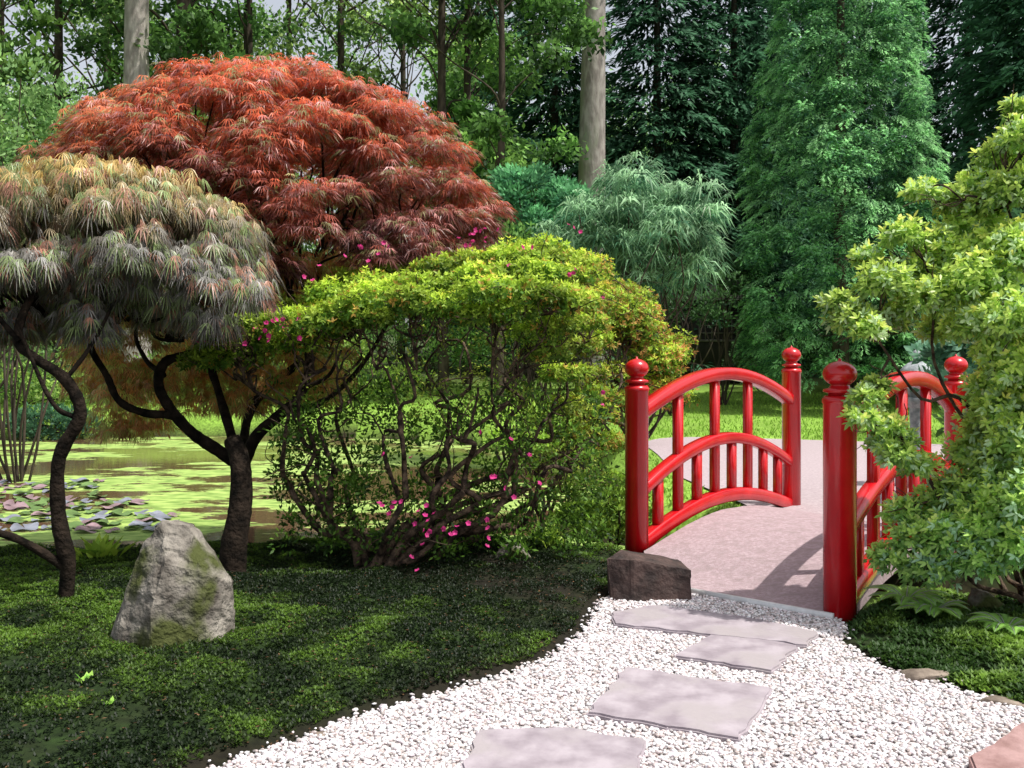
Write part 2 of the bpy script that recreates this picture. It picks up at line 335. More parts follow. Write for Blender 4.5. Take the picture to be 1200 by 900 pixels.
# ---------------------------------------------------------------- rocks
from mathutils import noise as mn
def rock(name,pts,org,mat,lab,cat='rock',sub=4,amp=.02,group=None,fs=6.,sm=.15):
    bm=bmesh.new()
    for p in pts: bm.verts.new(p)
    bmesh.ops.convex_hull(bm,input=bm.verts[:])
    for v in [v for v in bm.verts if not v.link_faces]: bm.verts.remove(v)
    bmesh.ops.triangulate(bm,faces=bm.faces[:])
    for _ in range(sub): 
        bmesh.ops.subdivide_edges(bm,edges=[e for e in bm.edges],cuts=1,use_grid_fill=True)
        if _==0: bmesh.ops.smooth_vert(bm,verts=bm.verts[:],factor=sm,use_axis_x=True,use_axis_y=True,use_axis_z=True)
    bm.normal_update(); s=U(0,50)
    for v in bm.verts:
        q=v.co*fs+Vector((s,s,s)); f=mn.fractal(q,.9,2.2,4)*amp+ (mn.cell(q*1.3)-.5)*amp*.3
        v.co+=v.normal*f
    for f in bm.faces: f.smooth=(sub<4)
    me=bpy.data.meshes.new(name); bm.to_mesh(me); bm.free(); me.materials.append(mat)
    o=bpy.data.objects.new(name,me); COL.objects.link(o); o.location=org
    return tag(o,lab,cat,group)
g=ground(198,752); sc=g[1]/F
def rp(l,org=(198,752),s=sc): return [((a-org[0])*s,d,(org[1]-b)*s) for a,b,d in l]
rock('standing_rock',rp([(128,768,0),(128,738,.05),(148,685,.0),(144,768,-.10),(163,640,.05),(184,614,.06),(214,617,.06),(200,655,-.08),(238,650,.04),(240,668,-.04),(266,688,.10),(270,768,.08),(252,768,-.08),(196,772,-.18),(190,705,-.15),(165,768,.24),(188,617,.18),(214,619,.18),(242,768,.26),(258,693,.2),(234,648,.16)]),g,M_rock,'pointed pale grey rock standing upright on the moss',amp=.016,sm=.0)
g=ground(763,706); sc=g[1]/F
rock('entrance_rock',rp([(712,658,.1),(716,705,0),(733,652,.22),(742,655,-.02),(810,668,.0),(812,702,.02),(742,712,-.05),(812,712,-.03),(802,664,.2),(716,712,.22),(805,712,.22),(716,712,0)],(763,706),sc),g,M_rockd,'dark reddish brown block of rock beside the left bridge post',amp=.010,sm=.04)
edge=[(370,864,'flat brown edging stone where moss meets gravel, nearest the viewer',.05),(412,849,'pale little edging stone just past the nearest brown one',.035),(636,778,'grey edging stone at the bend of the gravel edge',.045),(700,727,'dark small stone on the gravel edge short of the block of rock',.04),(532,812,'small brown stone half sunk in the moss edge',.03),
 (1085,797,'long tan edging stone right of the stepping stones',.12),(1180,826,'flat tan edging stone at the far right of the gravel',.10)]
for px,py,lab,r in edge:
    g=ground(px,py); pts=[tuple(norm(rng.normal(size=3))*np.array([r*1.3,r*.7,r*.4])) for _ in range(14)]
    rock('edging_stone',pts,g+[0,0,.004],M_rockt,lab,'stone',2,.006,'small stones along the gravel edges',20.)
g=ground(1157,716)
rock('bank_rock',[tuple(norm(rng.normal(size=3))*np.array([.10,.09,.10])) for _ in range(14)],g+[0,0,.05],M_rock,'small rounded rock among the ferns right of the bridge',sub=3,amp=.01)
for px,py,lab,r in [(600,655,'pale rock in the bank behind the blossoming shrub',.14),(1075,600,'grey boulder by the far right bridge post',.18),(1142,558,'rounded grey stone under the leafy branches on the right',.12)]:
    g=ground(px,py) if px==600 else at(px,py,6.6); g[2]=max(float(gz(g[0],g[1])),g[2]-.1)
    rock('bank_rock',[tuple(norm(rng.normal(size=3))*np.array([r,r,r*.8])) for _ in range(16)],g,M_rock,lab,sub=3,amp=.015)
# ---------------------------------------------------------------- bridge
bc=np.array([BC[0],BC[1],0]); br=empty('arched_bridge',bc,'small arched bridge with glossy red railings and a pinkish deck','bridge')
def arc(u,z0,z1): return z0+(z1-z0)*np.sin(np.pi*np.clip(u,0,1))**.9
postz={0:(-.02,1.335),1:(-.02,1.335),2:(-.1,1.42),3:(-.1,1.35)}
for q,p in enumerate((LN,RN,LF,RF)):
    zb,zt=postz[q]; m=MB(); r=.080 if q!=1 else .084
    lathe(m,(p[0],p[1],0),[(0,zb-.3),(r,zb-.3),(r,zt-.235),(r*1.07,zt-.23),(r*1.07,zt-.21),(r,zt-.205),(r*.93,zt-.195),(0,zt-.195)],32)
    po=m.build('post',M_red,br,bc,True)
    m=MB(); pr=[(0,-.196),(r*.70,-.196),(r*.70,-.180),(r*1.0,-.174),(r*1.0,-.160),(r*.66,-.153),(r*.60,-.142)]
    for t in np.linspace(0,1,14):
        a=-1.05+t*(1.05+1.42); pr.append((r*1.03*math.cos(a),-.080+.066*math.sin(a)))
    pr+=[(r*.12,-.012),(r*.07,-.002),(.0,.004)]
    lathe(m,(p[0],p[1],zt),pr,32); m.build('finial',M_red,po,bc,True)
for (A,B) in ((LN,LF),(RN,RF)):
    dv=(B-A); Ld=np.linalg.norm(dv); side=np.array([-dv[1],dv[0],0])
    us=np.linspace(.02,.98,30)
    for nm,z0,z1,w,h in (('top_rail',.93,1.20,.10,.095),('middle_rail',.39,.70,.085,.085),('bottom_rail',.03,.255,.085,.10)):
        m=MB(); P=np.array([[*(A+dv*u),arc(u,z0,z1)] for u in us]); sweep_rect(m,P,w,h,side); m.build(nm,M_red,br,bc)
    for i,u in enumerate(np.linspace(0,1,10)[1:-1]):
        long=(i%2==1)
        if i==7: long=False
        u=float(u); p=A+dv*u; za=arc(u,.03,.255); zb=arc(u,.93,1.20) if long else arc(u,.39,.70)
        m=MB(); w=.062; rz=math.atan2(dv[1],dv[0])
        box(m,(p[0],p[1],(za+zb)/2),(w,w*.9,zb-za-.03),rz); m.build('baluster',M_red,br,bc)
# deck: straight sides under the bottom rails, arched, with an apron at the near end
dl=LF-LN; dr_=RF-RN; usd=np.linspace(0,1,44); V=[];nv=15
for u in usd:
    if u<.16:
        t=u/.16; Lp=np.array([1.0,5.58])*(1-t)+(LN+[.03,-.10])*t+np.array([-.04,0])*math.sin(math.pi*t)
    else:
        Lp=LN+[.03,-.10]+(dl*1.1+[-.03,.06])*((u-.16)/.84)
    Rp=np.array([1.66,5.02])+((RF+dr_*.1)-np.array([1.70,5.09]))*u
    for jv in range(nv):
        t=jv/(nv-1); p=Lp*(1-t)+Rp*t
        s=((p-LN)@dl/(dl@dl))*(1-t)+((p-RN)@dr_/(dr_@dr_))*t
        zz=.012+.155*math.sin(math.pi*min(1,max(0,s*.93+.07)))**1.2
        V.append([p[0],p[1],zz+.008*math.sin(math.pi*t)+(float(fbm(p[0]*3,p[1]*3))-.5)*.012])
nu=len(usd); V=np.array(V); Vb=V-[0,0,.12]
i=np.arange(nu-1)[:,None]*nv; j=np.arange(nv-1)[None]
Ft=np.stack([i+j,i+j+1,i+nv+j+1,i+nv+j],-1).reshape(-1,4)
m=MB(); n0=nu*nv; allV=np.vstack([V,Vb]); fs=[Ft,Ft[:,::-1]+n0]
ring=[[a,a+1] for a in range(nv-1)]+[[(nu-1)*nv+a+1,(nu-1)*nv+a] for a in range(nv-1)]+[[(a+1)*nv,a*nv] for a in range(nu-1)]+[[a*nv+nv-1,(a+1)*nv+nv-1] for a in range(nu-1)]
fs.append(np.array([[a,a+n0,b+n0,b] for a,b in ring])); m.add(allV,np.vstack(fs)); dk=m.build('deck',M_deck,br,bc,True)
md=dk.modifiers.new('e','EDGE_SPLIT'); md.split_angle=.7
m=MB(); a=np.array([1.0,5.555]);b2=np.array([1.64,5.01]); c=(a+b2)/2; dd=b2-a
box(m,(c[0],c[1],.014),(np.linalg.norm(dd),.026,.036),math.atan2(dd[1],dd[0])); m.build('threshold_strip',M_white,br,bc)
# ---------------------------------------------------------------- wiggly branches
def wig(a,b,amp,n=7,sag=0.):
    a=np.asarray(a,float);b=np.asarray(b,float); L=np.linalg.norm(b-a); t=np.linspace(0,1,n)[:,None]
    P=a+(b-a)*t; w=rng.normal(size=(n,3))*amp*L; w[0]=0;w[-1]=0
    P=P+w; P[:,2]+=sag*np.sin(np.pi*t[:,0])*L
    return catmull(P,4)
# ---------------------------------------------------------------- azalea
az0=ground(438,662); az=empty('blossoming_shrub',az0,'wide twisted azalea with lime green cloud top and pink blossoms','shrub')
xs_=[250,300,350,410,470,530,590,640,690,735,770,795]; yt=[384,358,338,314,300,292,276,274,292,318,350,392]
C=[];R=[]
for u in np.linspace(252,786,20):
    y0=np.interp(u,xs_,yt); back=np.interp(u,[262,420,600,800],[.25,.7,1,.6])
    for k_,(Yo,dy) in enumerate([(7.3,2),(6.9,5),(6.45,13),(6.0,32),(5.6,54)]):
        if k_==0 and u<420: continue
        if k_==1 and u<300: continue
        Yc=6.2+(Yo-6.2)*back
        if u>700: Yc=max(Yc,6.3)+1.35
        C.append(at(u+U(-16,12),y0+22+dy*np.interp(u,[262,400,650,800],[.35,.7,1.,1.1])+U(-10,10),Yc)); R.append(U(.12,.20)*(1.25 if u>700 else 1))
for px,py,Yc in [(700,400,7.2),(740,400,7.8),(765,420,8.0),(780,435,8.0),(720,440,7.6),(750,445,7.9),(690,440,7.0),(775,450,8.1),(650,385,5.9),(785,410,8.0),(735,370,7.6),(695,360,6.8),(765,385,8.0),(600,368,5.7),(560,372,5.7),(480,350,5.7),(430,352,5.8),(335,378,5.8),(375,380,5.75),(290,384,5.8),(680,410,6.7),(660,440,6.3),(665,480,6.8),(700,490,7.3),(720,470,7.6),(640,415,6.0),(690,380,6.4),(655,350,5.8),(250,392,5.9),(700,350,7.2),(695,465,7.0),(675,510,7.0),(710,520,7.4),(625,392,5.9),(420,375,6.1)]:
    C.append(at(px,py,Yc)); R.append(U(.12,.19))
C=np.array(C);R=np.array(R)
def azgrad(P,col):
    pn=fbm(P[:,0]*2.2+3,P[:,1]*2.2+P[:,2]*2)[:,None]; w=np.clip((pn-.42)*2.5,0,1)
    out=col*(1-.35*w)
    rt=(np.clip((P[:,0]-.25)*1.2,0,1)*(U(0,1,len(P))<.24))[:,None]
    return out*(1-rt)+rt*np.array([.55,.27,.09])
m=MB(); 
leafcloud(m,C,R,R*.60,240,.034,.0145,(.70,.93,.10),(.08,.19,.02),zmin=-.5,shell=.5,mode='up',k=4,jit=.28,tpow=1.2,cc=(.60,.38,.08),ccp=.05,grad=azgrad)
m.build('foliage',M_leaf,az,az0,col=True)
m=MB(); Ci=[];
for _ in range(150): 
    u=U(330,770); Ci.append(at(u,U(385,500),U(6.0,7.0) if u<700 else U(7.6,8.2)))
for _ in range(60): u=U(610,720); Ci.append(at(u,U(430,580),U(6.3,7.2)))
leafcloud(m,np.array(Ci),.11,.09,24,.030,.012,(.50,.62,.09),(.14,.20,.03),zmin=-1,shell=.3,mode='rand',k=1)
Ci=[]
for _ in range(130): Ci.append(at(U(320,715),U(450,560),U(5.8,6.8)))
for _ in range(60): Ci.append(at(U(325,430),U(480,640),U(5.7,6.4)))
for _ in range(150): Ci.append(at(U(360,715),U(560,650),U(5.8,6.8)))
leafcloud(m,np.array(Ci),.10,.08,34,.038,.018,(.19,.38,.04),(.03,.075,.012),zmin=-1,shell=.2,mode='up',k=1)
m.build('inner_foliage',M_leaf,az,az0,col=True)
m=MB(); stems=[]
tg=[(300,400,6.0),(370,380,5.9),(430,370,6.6),(480,380,5.8),(540,360,6.8),(590,370,5.9),(640,360,6.5),(690,400,6.6),(740,400,7.6),(765,430,7.9),(520,400,6.2),(650,470,6.2),(700,520,6.5),(340,470,5.9),(450,420,5.9),(610,440,6.0),(560,450,5.8),(400,430,5.8)]
for kx,(a,b_,Yy) in enumerate(tg):
    e=at(a,b_,Yy); e0=az0+np.array([U(-.14,.2),U(-.12,.12),-.05])
    mid=e0*.5+e*.5; mid[2]=e0[2]+(e[2]-e0[2])*.32; mid[0]+= .12*np.sign(e[0]-e0[0])
    P=np.vstack([wig(e0,mid,.07,4)[:-1],wig(mid,e,.07,8)]); tube(m,P,U(.016,.032),.006,7,.15); stems.append(P)
allp=np.vstack([s[6:] for s in stems])
for c in C:
    dd=np.linalg.norm((allp-c)*[1,1,1.0],axis=1)+np.where(allp[:,2]>c[2]-.15,2,0)+U(0,.25,len(allp)); s=allp[np.argmin(dd)]
    P=wig(s,c,.075,6); tube(m,P,.0075,.003,5,.15)
    for _ in range(4):
        s2=P[random.randint(len(P)//2,len(P)-2)]; tube(m,wig(s2,c+rng.normal(size=3)*[.15,.15,.05],.08,5),.0045,.0018,4,.1)
for _ in range(90):
    s=allp[rng.integers(len(allp))]; e=s+rng.normal(size=3)*[.24,.2,.16]+[0,0,.14]
    tube(m,wig(s,e,.10,5),.0055,.002,4,.1)
m.build('branches',M_bark,az,az0,smooth=True)
M_pink=leaf_mat('petal',.5,.4,.2)
for px,py,Yc,nf in [(320,384,5.66,9),(300,390,5.68,5),(350,381,5.62,4),(500,278,6.9,6),(562,272,7.0,8),(548,280,6.8,5),(238,400,5.85,5),(455,588,5.62,5),(470,596,5.62,3),(500,606,5.58,5),(512,630,5.58,4),(495,648,5.6,3),(602,578,5.62,3),(440,290,6.4,4),(420,302,6.2,3),(648,346,5.6,3),(700,346,6.2,2),(612,302,6.0,3),(680,322,6.0,3),(705,470,6.2,2),(365,322,6.0,3),(534,625,5.58,3),(460,533,5.6,2),(670,262,6.8,3),(552,606,5.6,3),(260,358,5.8,2),(570,640,5.6,2),(585,560,5.6,2),(620,520,5.7,2),(560,520,5.65,1)]:
    m=MB(); c=at(px,py,Yc)
    for _ in range(nf):
        p=c+rng.normal(size=3)*[.055,.03,.035]; ax=norm(rng.normal(size=3)*.7+np.array([0,-.8,.5])); e1=norm(np.cross(ax,[.2,.3,.9])); e2=np.cross(ax,e1)
        for q in range(5):
            a=q*1.2566; T=e1*math.cos(a)+e2*math.sin(a)
            leafq(m,p[None],norm(T+ax*.5)[None],ax[None],.020,.016,np.clip(np.array([[.78,.06,.30]])*U(.55,1.15),0,.95),0,.6)
    m.build('blossom',M_pink,az,az0,col=True)
# ---------------------------------------------------------------- maples
rm0=ground(272,672); rm=empty('red_maple',rm0,'big domed laceleaf maple with red feathery foliage behind the azalea','tree')
def dome(c,rx,ry,rz,n,zmin,seed=0,kin=(.80,.98),sep=.17):
    out=[]; 
    while len(out)<n:
        z=U(zmin,1); ph=U(0,6.283); s=math.sqrt(1-z*z); v=np.array([s*math.cos(ph),s*math.sin(ph),abs(z)**.85*np.sign(z)])
        k_=U(*kin) if U(0,1)<.8 else U(.5,.8)
        p=np.array(c)+v*[rx,ry,rz]*k_
        if all(np.linalg.norm(p-o)>sep for o in out[-60:]): out.append(p)
    return np.array(out)
cr=at(312,290,7.7)
C=dome(cr,1.80,1.45,1.36,330,-.25,kin=(.88,.97),sep=.14); R=U(.15,.30,len(C))
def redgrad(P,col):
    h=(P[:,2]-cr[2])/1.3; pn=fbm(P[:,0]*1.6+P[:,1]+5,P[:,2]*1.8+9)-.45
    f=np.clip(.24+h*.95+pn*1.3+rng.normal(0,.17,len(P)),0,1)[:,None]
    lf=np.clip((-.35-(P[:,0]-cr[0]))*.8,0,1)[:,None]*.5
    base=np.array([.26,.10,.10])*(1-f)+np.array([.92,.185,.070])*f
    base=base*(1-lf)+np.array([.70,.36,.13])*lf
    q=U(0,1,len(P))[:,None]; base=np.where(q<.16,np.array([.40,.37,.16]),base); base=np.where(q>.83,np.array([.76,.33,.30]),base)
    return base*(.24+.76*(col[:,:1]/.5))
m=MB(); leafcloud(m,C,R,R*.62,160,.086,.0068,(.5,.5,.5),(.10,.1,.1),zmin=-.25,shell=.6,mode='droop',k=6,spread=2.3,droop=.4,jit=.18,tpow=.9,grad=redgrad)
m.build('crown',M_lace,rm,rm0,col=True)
Cl=[at(U(80,390),U(340,480),U(7.0,8.6)) for _ in range(92)]+[at(U(100,180),U(485,515),8.0) for _ in range(6)]+[at(U(300,420),U(300,360),U(6.9,8)) for _ in range(14)]
m=MB(); leafcloud(m,np.array(Cl),.24,.13,100,.078,.008,(.94,.48,.16),(.42,.20,.09),zmin=-.5,shell=.5,mode='hang',k=5,spread=2.2,droop=.3,cc=(.52,.58,.15),ccp=.38)
m.build('lower_foliage',M_lace,rm,rm0,col=True)
m=MB()
def pp(l): return catmull([at(a,b,c) for a,b,c in l],6)
trunk=np.vstack([[rm0-[0,0,.1]],[at(274,640,rm0[1])],[at(281,600,rm0[1]+.03)],[at(283,565,rm0[1]+.06)],[at(280,535,rm0[1]+.1)],[at(272,515,rm0[1]+.15)]])
tube(m,catmull(trunk,6),.086,.052,12,.05,.8)
for l,r0,r1 in [([(282,552,6.3),(300,512,6.3),(328,486,6.3),(352,462,6.35),(362,420,6.5),(345,360,6.8),(330,300,7.2)],.042,.02),
 ([(281,545,6.32),(256,528,6.3),(226,508,6.25),(202,482,6.2),(186,452,6.2),(194,424,6.2),(228,412,6.3),(262,380,6.6),(300,320,7.0),(330,270,7.4)],.044,.02),
 ([(224,508,6.3),(205,488,6.2),(170,484,6.1),(140,470,6.05),(125,440,6.1),(105,400,6.2),(115,350,6.8),(150,280,7.3)],.030,.015),
 ([(282,545,6.4),(300,470,7.0),(380,400,7.4),(440,320,7.7),(470,270,7.8)],.034,.018),
 ([(274,520,6.4),(250,440,7.0),(220,360,7.4),(180,260,7.6)],.034,.018),
 ([(335,480,6.35),(380,470,6.6),(430,420,7.0),(480,330,7.4)],.024,.012),
 ([(192,440,6.2),(170,420,6.4),(160,385,6.6),(190,340,7)],.018,.01),
 ([(262,380,6.6),(240,360,6.7),(235,320,6.9)],.018,.008),([(356,455,6.35),(385,440,6.3),(400,410,6.3)],.018,.007)]:
    tube(m,pp(l),r0,r1,8,.09)
for c in C[::4]:
    s=cr+[0,0,-.7]+ (c-cr)*[.45,.45,.1]; tube(m,wig(s,c,.06,6,.08),.016,.005,5)
m.build('trunk',M_barkd,rm,rm0,smooth=True)
# second maple
g0=ground(76,700); gm=empty('grey_maple',g0,'smaller laceleaf maple with grey purple drooping foliage at far left','tree')
cg=at(95,318,5.9); C=dome(cg,1.06,.95,.58,150,-.15,kin=(.86,.96),sep=.10); R=U(.12,.22,len(C))
for u in np.linspace(-30,290,34): C=np.vstack([C,at(u,U(312,388),5.6+U(-.25,.6))]); R=np.append(R,U(.12,.2))
def ggrad(P,col):
    h=(P[:,2]-cg[2])/.6; f=np.clip(h*1.25-.15-(P[:,0]-cg[0])*.15+rng.normal(0,.2,len(P)),0,1)[:,None]
    base=np.array([.36,.34,.31])*(1-f)+np.array([.82,.58,.20])*f
    q=U(0,1,len(P))[:,None]; base=np.where(q<.28,np.array([.38,.50,.20]),base); base=np.where(q>.87,np.array([.66,.32,.22]),base)
    return base*(.20+.80*(col[:,:1]/.5))
m=MB(); leafcloud(m,C,R,R*.75,165,.092,.0062,(.5,.5,.5),(.09,.1,.1),zmin=-.45,shell=.5,mode='hang',k=6,spread=1.9,droop=.4,tpow=.9,grad=ggrad,jit=.14)
m.build('crown',M_lace,gm,g0,col=True)
m=MB(); Y0=g0[1]
tube(m,np.vstack([[g0-[0,0,.1]],pp([(80,660,Y0),(68,600,Y0),(70,535,Y0),(94,486,Y0),(78,446,Y0),(42,420,Y0),(20,398,Y0+.05),(35,350,Y0+.15),(70,290,Y0+.25)])]),.042,.018,9,.10)
for l,r0,r1 in [([(80,668,Y0),(45,645,Y0-.05),(10,628,Y0-.1),(-40,618,Y0-.1)],.026,.018),([(90,490,Y0),(60,470,Y0-.05),(20,380,Y0)],.015,.009),([(76,446,Y0),(110,400,Y0+.1),(140,340,Y0+.2)],.014,.008),([(22,400,Y0),(-10,360,Y0),(-20,320,Y0)],.016,.008)]:
    tube(m,pp(l),r0,r1,7,.10)
for c in C[::3]: tube(m,wig(cg+[0,0,-.3]+(c-cg)*[.4,.4,.1],c,.06,5,.08),.010,.003,5)
m.build('trunk',M_barkd,gm,g0,smooth=True)
# ---------------------------------------------------------------- right bush
rb0=gp(2.75,5.05); rb=empty('leafy_shrub',rb0,'bright lime rhododendron-like shrub overhanging the bridge at right','shrub')
L_=[(1000,372,4.9,.12),(982,355,4.95,.09),(1035,330,4.9,.13),(1058,275,5.0,.11),(1100,290,5.1,.15),(1085,350,4.9,.15),(1140,260,5.1,.16),(1150,325,4.8,.18),(1185,225,4.9,.16),(1200,160,4.9,.14),(1192,128,5,.08),(1200,290,4.8,.19),(1145,378,4.8,.15),(1045,372,5.0,.10),(1190,370,4.6,.18),(1018,385,4.8,.09),(1078,224,5.1,.08),(1240,200,4.9,.2),(1250,300,4.8,.22),(1240,380,4.7,.2),(1165,185,5.1,.10),(1015,302,5.1,.08),(1110,340,5.0,.16),(1120,235,5.1,.11),(1170,290,4.9,.16),(1130,300,5.0,.15),(1060,320,5.1,.14),(1175,405,4.8,.15),(1100,385,5.1,.11),(1150,215,5.1,.11),
 (1015,466,4.85,.09),(1008,488,4.8,.075),(1040,498,4.85,.09),(1052,535,4.8,.09),(1028,452,4.9,.065),(1075,545,4.85,.09),(1035,520,4.85,.075),(1060,515,4.9,.07),
 (1165,455,4.9,.15),(1200,430,4.7,.18),(1160,500,5.0,.16),(1180,545,4.8,.18),(1130,575,4.9,.16),(1205,510,4.7,.18),(1205,580,4.6,.19),(1075,628,4.9,.14),(1118,625,4.8,.15),(1165,620,4.7,.18),(1042,655,4.95,.11),(1090,665,4.8,.13),(1205,640,4.6,.18),(1240,460,4.7,.2),(1250,560,4.7,.22),(1245,640,4.7,.22),(1150,590,4.8,.15),(1100,590,5.0,.14),(1140,530,5.0,.14),(1145,655,4.7,.14),(1180,480,4.8,.17),(1060,600,5.0,.10)]
C=np.array([at(a,b,c) for a,b,c,r in L_]); R=np.array([r for *_,r in L_])
def rbgrad(P,col):
    w=np.clip((1.15-P[:,2])*1.2,0,1)[:,None]*.6
    return col*(1-w)+w*col*np.array([.72,.95,1.35])
m=MB(); nn=(R/.15)**2*290+28
leafcloud(m,C,R,R*.74,nn,.042,.0155,(.78,.96,.20),(.22,.40,.09),zmin=-.75,shell=.35,mode='up',k=4,jit=.18,tpow=.7,cc=(.58,.76,.42),ccp=.2,droop=.12,oval=True,lift=(.3,1.6),grad=rbgrad)
m.build('foliage',M_leafg,rb,rb0,col=True)
m=MB(); st=[]
for e in [(1030,400,4.9),(1100,330,5.0),(1180,240,4.9),(1150,420,4.9),(1060,520,4.85),(1160,560,4.8),(1080,640,4.85)]:
    P=wig(rb0+[U(-.1,.1),U(-.1,.1),-.05],at(*e),.06,7); tube(m,P,.018,.006,7); st.append(P)
sp=np.vstack([s[5:] for s in st])
for c in C:
    s=sp[np.argmin(np.linalg.norm(sp-c,axis=1))]; P=wig(s,c,.06,5); tube(m,P,.007,.004,5)
    for _ in range(4): tube(m,wig(P[len(P)//2],c+rng.normal(size=3)*.08,.06,4),.004,.002,4)
m.build('branches',M_bark,rb,rb0,smooth=True)
# ---------------------------------------------------------------- ferns and small plants
def fern(loc,size,nf,lab,ca=(.44,.76,.16),cb=(.2,.44,.09),group='ferns on the right bank'):
    m=MB()
    for q in range(nf):
        a=q/nf*6.283+U(-.3,.3); t=np.linspace(0,1,28); Lf=size*U(.8,1.1); el=U(.6,1.0)
        P=np.stack([np.cos(a)*t*Lf*.8,np.sin(a)*t*Lf*.8,Lf*(el*t-.75*el*t**2*1.1)],1); 
        T=norm(np.gradient(P,axis=0)); sd=norm(np.cross(T,[0,0,1.])); up=np.cross(sd,T)
        w=Lf*.22*np.sin(np.pi*(t*.9+.08))
        for s in(-1,1):
            leafq(m,P,norm(sd*s+T*.5),up,w,Lf*.030,np.tile(np.array(cb)+(np.array(ca)-cb)*U(.3,1),(28,1)),.1)
        tube(m,P,.003,.001,4)
    o=m.build('fern',M_leaf,None,(0,0,0),col=True); o.location=loc; return tag(o,lab,'fern',group)
for px,py,s,lab in [(1062,708,.26,'small fern arching beside the right bridge post'),(1122,704,.34,'fern between the small rounded rock and the bridge'),(1192,708,.38,'largest fern under the lime shrub at the right edge'),(1180,742,.22,'low fern in front of the small rounded rock'),(1095,722,.24,'fern just right of the small one by the bridge post')]:
    fern(ground(px,py)+[0,0,.01],s,14,lab)
def smallplant(px,py,s,lab,ca,cb,name='low_plant',grp='low plants by the pond',n=1,k=40,W=.35):
    g=ground(px,py); m=MB()
    a=U(0,6.283,k); P=np.zeros((k,3)); P[:,0]=rng.normal(0,.05,k)*s*4; P[:,1]=rng.normal(0,.05,k)*s*4
    D=norm(np.stack([np.cos(a)*.6,np.sin(a)*.6,U(.5,1.3,k)],1)); col=np.array(cb)+(np.array(ca)-cb)*U(0,1,(k,1))
    leafq(m,P,D,norm(np.stack([-np.cos(a),-np.sin(a),U(.3,.6,k)],1)),U(.6,1.2,k)*s,s*W,col,.25)
    o=m.build(name,M_leaf,None,(0,0,0),col=True); o.location=g; return tag(o,lab,'plant',grp)
smallplant(118,655,.20,'yellow green leafy plant between the leaning trunk and the pointed rock',(.6,.8,.1),(.25,.45,.06),k=60,W=.25)
smallplant(30,640,.2,'narrow leaved green plant at the water edge, far left',(.4,.6,.09),(.16,.3,.05),W=.08,k=70)
smallplant(640,640,.24,'bright grassy plant right of the azalea stems',(.5,.7,.1),(.2,.35,.05),W=.06,k=120)
smallplant(690,635,.26,'grassy tuft in front of the left bridge post',(.4,.6,.08),(.14,.28,.04),W=.07,k=120)
smallplant(102,800,.06,'tiny light green seedling on the moss, left one',(.5,.8,.15),(.2,.5,.07),k=12)
smallplant(125,826,.04,'tiny light green seedling on the moss, nearer one',(.5,.8,.15),(.2,.5,.07),k=10)
# ---------------------------------------------------------------- moss stuff
def inview(x,y,pad=120): return (x>(-600-pad)/F*y)&(x<(600+pad)/F*y)
def mosscover(n,xr,yr,cond,ca,cb,name,lab,s=.016,k=4,thr=.36,bk=.45):
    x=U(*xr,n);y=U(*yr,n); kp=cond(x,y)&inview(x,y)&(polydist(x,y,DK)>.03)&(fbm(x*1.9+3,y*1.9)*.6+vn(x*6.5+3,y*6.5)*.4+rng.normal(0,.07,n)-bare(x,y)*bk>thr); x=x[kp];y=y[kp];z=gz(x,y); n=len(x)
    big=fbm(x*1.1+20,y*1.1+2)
    f=np.clip((fbm(x*3+9,y*3)-.5)*2.4+(vn(x*6.5+3,y*6.5)-.5)*1.2+(big-.5)*2.4+.30+rng.normal(0,.2,n)-bare(x,y)*.8,0,1)[:,None]; col=np.array(cb)+(np.array(ca)-cb)*f  # moss tone lowered under the azalea, standing in for its shade
    m=MB(); P=np.stack([x,y,z-.002+U(0,.016,n)],1)
    for j in range(k):
        a=U(0,6.283,n); D=np.stack([np.cos(a),np.sin(a),U(.2,1.3,n)],1)
        leafq(m,P,D,np.stack([-np.cos(a),-np.sin(a),np.ones(n)],1),U(.7,1.3,n)*s,s*.45,col*U(.7,1.3,n)[:,None],0)
    return tag(m.build(name,M_leaf,col=True),lab,'moss',kind='stuff')
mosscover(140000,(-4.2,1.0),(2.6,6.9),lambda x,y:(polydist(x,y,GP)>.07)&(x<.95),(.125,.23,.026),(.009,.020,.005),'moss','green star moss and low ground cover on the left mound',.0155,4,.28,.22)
mosscover(26000,(1.5,3.6),(3.4,5.4),lambda x,y:(polydist(x,y,GP)>.04)&(x>1.6),(.24,.40,.06),(.04,.09,.02),'ground_cover','low green ground cover right of the gravel',.028,4,.36)
n=2400; x=U(-3,.8,n);y=U(3,6.6,n);kp=polydist(x,y,GP)>.02;x=x[kp];y=y[kp];n=len(x);m=MB()
a=U(0,6.283,n);leafq(m,np.stack([x,y,gz(x,y)+.012],1),np.stack([np.cos(a),np.sin(a),U(-.1,.2,n)],1),np.tile([0,0,1.],(n,1)),.020,.009,np.array([[.20,.11,.06]])*U(.3,1.5,(n,1)))
tag(m.build('leaf_litter',M_leaf,col=True),'scattered brown fallen leaves on the moss','leaf litter',kind='stuff')
n=60000; y=8.3+U(0,1,n)**1.5*15; x=U(-12,12,n); kp=inview(x,y)&(polydist(x,y,FPs)>.05); x=x[kp];y=y[kp];z=gz(x,y); kp=z>-.3; x=x[kp];y=y[kp];z=z[kp];n=len(x)
a=U(0,6.283,n); m=MB(); leafq(m,np.stack([x,y,z-.01],1),np.stack([np.cos(a)*.5,np.sin(a)*.5,np.ones(n)],1),np.stack([-np.sin(a),np.cos(a),np.zeros(n)],1),U(.03,.07,n)*(1+y*.02),.02,np.array([[.34,.54,.09]])*U(.5,1.3,(n,1)))
tag(m.build('grass',M_leaf,col=True),'short sunlit grass of the lawn beyond the pond','grass',kind='stuff')
